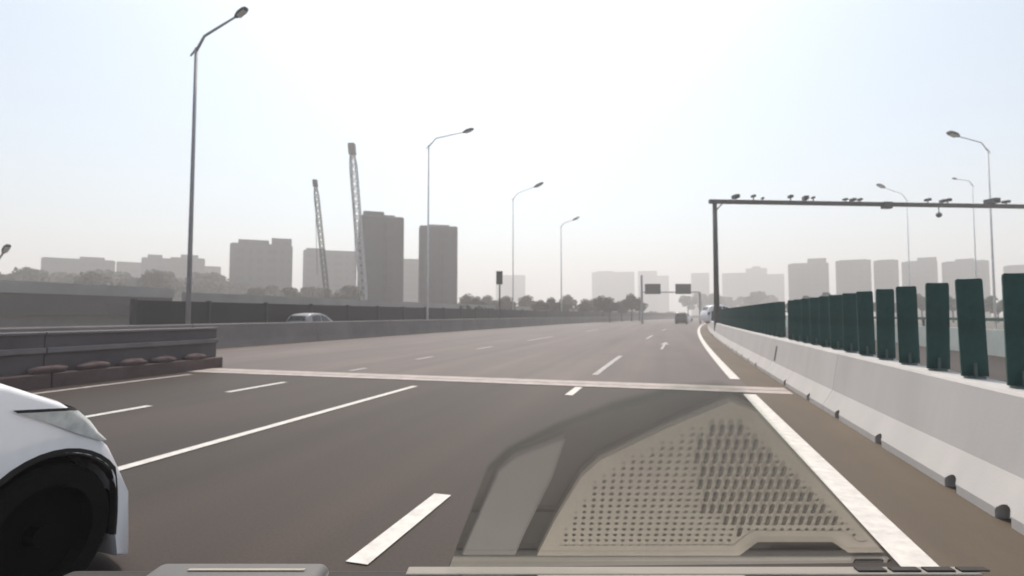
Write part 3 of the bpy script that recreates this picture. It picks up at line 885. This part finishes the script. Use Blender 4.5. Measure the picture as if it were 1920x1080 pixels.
            raw('rim', rm.V, rm.F, 'rim', wh)
    if detail:
        def nose(z):
            for (xa, za), (xb, zb) in zip(TOPP[12:-1], TOPP[13:]):
                if zb <= z <= za: return lerp(xb, xa, (z - zb) / (za - zb))
            return 4.4
        for nm, za, zb, hw in (('lower_grille', .32, .46, .52), ('upper_grille', .62, .80, .40), ('plate_holder', .49, .58, .22)):
            rows = [[bpos(nose(lerp(za, zb, t)), lerp(za, zb, t), y * hw) for y in (-1, -.6, -.2, .2, .6, 1)] for t in (0, .5, 1)]
            fix(raw(nm, *patch(rows, .012), 'arch_plastic', c, smooth=True))
    return c
NEAR_CAR = make_car('white car at the left picture edge, only its front wing and wheel arch showing', 'car_white', (-3.98, 1.95, 0), R(90 + 5))
# far traffic
p = at_x(625, 588, -21.0)
make_car('silver car passing between the grey wall and the black noise fence', 'car_silver', (-21.4, p.y, 0), R(90), detail=False).scale = (0.9, 0.9, 0.84)
q = at_z(1245, 598, .0); Yf = 95.0
make_car('tiny dark car far ahead, below the sign boards', 'car_black', (P(-2.2, Yf).x, Yf, 0), R(90 - 5), detail=False)
c = at_d(1290, 589, 120)
make_car('tiny white car at the bend, below the right sign board', 'car_white', (c.x, c.y, 0), R(60), detail=False)
c = at_d(1382, 582, 55)
make_car('white car roof showing just above the far green slats', 'car_white', (c.x, c.y, 0.6), R(20), detail=False)

# ================================================================== OWN CAR: dashboard and windscreen with the real reflection
OF = Vector((-math.sin(YAW), math.cos(YAW), 0)); OR_ = RT.copy(); OU = Vector((0, 0, 1))
OWN = Matrix((( OR_.x, OF.x, 0, 0), (OR_.y, OF.y, 0, 0), (0, 0, 1, EYE), (0, 0, 0, 1)))   # local: x right, y ahead, z up from the lens
GB, ZB, TILT = 0.90, -0.415, R(30)
def loc_ray(x, y): d = ray(x, y); return Vector((d.dot(OR_), d.dot(OF), d.z))
PN = Vector((0, -math.sin(TILT), -math.cos(TILT)))
PB = Vector((0, GB, ZB))
def on_pane(x, y):
    d = loc_ray(x, y); return d * (PB.dot(PN) / d.dot(PN))
def on_dash(x, y, z=ZB):
    d = loc_ray(x, y); h = on_pane(x, y); r = d - PN * (2 * d.dot(PN)); t = (z - h.z) / r.z; return h + r * t
def inpoly(x, y, poly):
    c = False; n = len(poly)
    for i in range(n):
        (x0, y0), (x1, y1) = poly[i], poly[i - 1]
        if (y0 > y) != (y1 > y) and x < (x1 - x0) * (y - y0) / (y1 - y0) + x0: c = not c
    return c
dash = tag(empty('dashboard', (0, 0, 0)), 'beige dashboard edge with air vents along the bottom of the picture', 'dashboard')
dash.matrix_world = OWN
# body of the dashboard, top face just under the covers
MB().box((-0.75, 0.10, ZB - 0.45), (0.75, GB + 0.03, ZB - 0.012)).build('body', 'dash_dark', dash, bevel=0.02)
cov_px = [(1006, 1042), (1040, 975), (1090, 893), (1125, 862), (1250, 802), (1370, 752), (1425, 775), (1540, 880), (1640, 985), (1685, 1034), (1590, 1035), (1560, 1015), (1420, 1015), (1385, 1041)]
cov = [(p.x, p.y) for p in (on_dash(*q) for q in cov_px)]
side_px = [(864, 1044), (890, 985), (935, 885), (965, 858), (1062, 822), (1035, 900), (985, 1000), (966, 1044)]
side = [(p.x, p.y) for p in (on_dash(*q) for q in side_px)]
def plate(name, poly, z0, z1, m, parent, bevel=0.0):
    n = len(poly)
    b = MB().add([(x, y, z0) for x, y in poly] + [(x, y, z1) for x, y in poly],
                 [tuple(range(n - 1, -1, -1)), tuple(range(n, 2 * n))] + [(i, (i + 1) % n, n + (i + 1) % n, n + i) for i in range(n)])
    return b.build(name, m, parent, bevel=bevel)
plate('side_panel', side, ZB - 0.011, ZB, 'dash_side', dash, 0.003)
# perforated speaker cover: cells with real holes over a dark pit
xs = [p[0] for p in cov]; ys = [p[1] for p in cov]
SPX, SPY = 0.0130, 0.0130
def cell(bm, cx, cy, hx, hy, rx, ry):
    if rx <= 0:
        bm.add([(cx - hx, cy - hy, ZB), (cx + hx, cy - hy, ZB), (cx + hx, cy + hy, ZB), (cx - hx, cy + hy, ZB)], [(0, 1, 2, 3)]); return
    sq = [(hx, 0), (hx, hy), (0, hy), (-hx, hy), (-hx, 0), (-hx, -hy), (0, -hy), (hx, -hy)]
    oc = [(rx * math.cos(k * math.pi / 4), ry * math.sin(k * math.pi / 4)) for k in range(8)]
    if ry > rx * 1.5: oc = [(rx, 0), (rx, ry * .8), (0, ry), (-rx, ry * .8), (-rx, 0), (-rx, -ry * .8), (0, -ry), (rx, -ry * .8)]
    V = [(cx + a, cy + b, ZB) for a, b in sq] + [(cx + a, cy + b, ZB) for a, b in oc] + [(cx + a, cy + b, ZB - .004) for a, b in oc]
    bm.add(V, [(k, (k + 1) % 8, 8 + (k + 1) % 8, 8 + k) for k in range(8)] + [(8 + k, 8 + (k + 1) % 8, 16 + (k + 1) % 8, 16 + k) for k in range(8)])
def perforated():
    bm = MB(); nx = int((max(xs) - min(xs)) / SPX) + 2; ny = int((max(ys) - min(ys)) / SPY / 2) + 2
    x0, y0 = min(xs) - SPX, min(ys) - SPY
    def inside(cx, cy, f, g): return all(inpoly(cx + a * SPX * f, cy + b * SPY * g, cov) for a in (-1, 1) for b in (-1, 1))
    for i in range(nx):
        for j in range(ny):
            cx, cy = x0 + (i + .5) * SPX, y0 + (2 * j + 1) * SPY
            if inpoly(cx, cy, SLOT) and inside(cx, cy, 1.6, 2.1):
                cell(bm, cx, cy, SPX / 2, SPY, 0.0038, 0.0112); continue
            for h in (-.5, .5):
                c2 = cy + h * SPY
                if not inside(cx, c2, .5, .5): continue
                r_ = 0.0034 if inside(cx, c2, 1.6, 1.6) else 0
                cell(bm, cx, c2, SPX / 2, SPY / 2, r_, r_)
    return bm
SLOT = [(p.x, p.y) for p in (on_dash(*q) for q in [(1300, 850), (1330, 800), (1450, 795), (1560, 900), (1640, 990), (1600, 1003), (1400, 1006), (1320, 960)])]
pf = perforated()
me = bpy.data.meshes.new('speaker_cover')
me.from_pydata([tuple(v) for v in pf.V], [], pf.F)
sc_ = link('speaker_cover', me, 'dash_cover', dash)
sc_['label'] = 'perforated beige speaker cover mirrored in the windscreen'
def inset(poly, w):
    n = len(poly); out = []; ar = sum(poly[i - 1][0] * poly[i][1] - poly[i][0] * poly[i - 1][1] for i in range(n)); sg_ = 1 if ar > 0 else -1
    for i in range(n):
        a_, b_, c_ = Vector(poly[i - 1]), Vector(poly[i]), Vector(poly[(i + 1) % n])
        n1 = Vector((-(b_ - a_).y, (b_ - a_).x)).normalized() * sg_; n2 = Vector((-(c_ - b_).y, (c_ - b_).x)).normalized() * sg_
        m_ = (n1 + n2).normalized(); out.append(b_ + m_ * (w / max(.4, m_.dot(n1))))
    return out
ci = inset(cov, SPX * 2.0); nc = len(cov)
raw('cover_rim', [(p[0], p[1], ZB + .0012) for p in cov] + [(p[0], p[1], ZB + .0012) for p in ci] + [(p[0], p[1], ZB - .006) for p in cov],
    [(i, (i + 1) % nc, nc + (i + 1) % nc, nc + i) for i in range(nc)] + [(i, (i + 1) % nc, 2 * nc + (i + 1) % nc, 2 * nc + i) for i in range(nc)], 'dash_cover', dash)
plate('speaker_pit', cov, ZB - 0.011, ZB - 0.006, 'dash_pit', dash)
# raised front ledge and vents seen directly at the bottom of the frame
gl_ = on_dash(1200, 1045).y - 0.006
MB().box((-0.16, 0.78, ZB - 0.011), (0.42, gl_ - 0.002, ZB - 0.008)).build('under_ledge', 'dash_dark', dash)
MB().box((-0.17, gl_, ZB - 0.011), (0.75, GB - 0.003, ZB + 0.003)).build('front_ledge', 'dash', dash, bevel=0.003)
for k in range(4):
    x = 0.555 + k * 0.055
    MB().box((x, gl_ + 0.006, ZB + 0.0031), (x + 0.047, GB - 0.010, ZB + 0.006)).build('vent', 'dash_dark', dash, bevel=0.0015)
MB().box((-0.565, GB - 0.17, ZB - 0.011), (-0.29, GB - 0.02, ZB + 0.02)).build('raised_pad', 'dash_pad', dash, bevel=0.016, seg=4, smooth=True)
MB().box((-0.50, GB - 0.058, ZB + 0.0205), (-0.32, GB - 0.052, ZB + 0.022)).build('pad_trim', 'dash_cover', dash)
# windscreen glass
gm = bpy.data.materials.new('windscreen_glass')
gm.use_nodes = True
t = gm.node_tree
for n in list(t.nodes):
    if n.type != 'OUTPUT_MATERIAL': t.nodes.remove(n)
out = [n for n in t.nodes if n.type == 'OUTPUT_MATERIAL'][0]
mx = t.nodes.new('ShaderNodeMixShader'); tr_ = t.nodes.new('ShaderNodeBsdfTransparent'); gl = t.nodes.new('ShaderNodeBsdfGlossy'); fr = t.nodes.new('ShaderNodeFresnel')
tr_.inputs['Color'].default_value = (0.97, 0.98, 0.97, 1)
gl.inputs['Roughness'].default_value = 0.028
geo = t.nodes.new('ShaderNodeNewGeometry'); ior = t.nodes.new('ShaderNodeMix')      # the sheet does not bend rays, so both faces reflect alike
ior.data_type = 'FLOAT'; ior.inputs[2].default_value = 1.42; ior.inputs[3].default_value = 1 / 1.42
t.links.new(geo.outputs['Backfacing'], ior.inputs[0]); t.links.new(ior.outputs[0], fr.inputs['IOR'])
t.links.new(fr.outputs[0], mx.inputs[0]); t.links.new(tr_.outputs[0], mx.inputs[1]); t.links.new(gl.outputs[0], mx.inputs[2]); t.links.new(mx.outputs[0], out.inputs['Surface'])
MATS['windscreen_glass'] = gm
def to_px(p):
    d = p - EYEV; w = d.dot(FW); return (960 + FPX * d.dot(RT) / w, 540 - FPX * d.dot(UP) / w)
pane_px = [(842, 1064), (868, 1000), (915, 885), (950, 852), (1040, 808), (1150, 768), (1270, 738), (1350, 732)] + [to_px(P(1.285, y_, .008)) for y_ in (10.6, 9, 7.6, 6.4, 5.4, 4.7, 4.2, 3.80)]
wp = [on_pane(*q) for q in pane_px]
n = len(wp)
V = wp + [p - PN * 0.004 for p in wp]
pane = raw('windscreen', V, [tuple(range(n)), tuple(range(2 * n - 1, n - 1, -1))] + [(i, n + i, n + (i + 1) % n, (i + 1) % n) for i in range(n)], 'windscreen_glass')
em = bpy.data.materials.new('glass_edge'); em.use_nodes = True
for n_ in list(em.node_tree.nodes):
    if n_.type != 'OUTPUT_MATERIAL': em.node_tree.nodes.remove(n_)
et = em.node_tree.nodes.new('ShaderNodeBsdfTransparent'); et.inputs['Color'].default_value = (.82, .86, .84, 1)
em.node_tree.links.new(et.outputs[0], em.node_tree.nodes[0].inputs['Surface'])
pane.data.materials.append(em)
for p_ in pane.data.polygons:
    if len(p_.vertices) == 4: p_.material_index = 1
pane.matrix_world = OWN
tag(pane, 'windscreen glass mirroring the dotted beige speaker cover over the road', 'windscreen')

# ================================================================== HAZE
hz = MB().box((-3050, -3050, -1.06), (3050, 3050, 110)).build('haze', None)
hm = bpy.data.materials.new('haze_air')
hm.use_nodes = True
t = hm.node_tree
for n in list(t.nodes):
    if n.type != 'OUTPUT_MATERIAL': t.nodes.remove(n)
pv = t.nodes.new('ShaderNodeVolumePrincipled')
pv.inputs['Color'].default_value = (1.0, 0.97, 0.95, 1)
pv.inputs['Density'].default_value = 0.0024
pv.inputs['Anisotropy'].default_value = 0.3
t.links.new(pv.outputs[0], [n for n in t.nodes if n.type == 'OUTPUT_MATERIAL'][0].inputs['Volume'])
hz.data.materials.append(hm)
tag(hz, 'pale dusty haze hanging over the whole motorway', 'haze', kind='stuff')
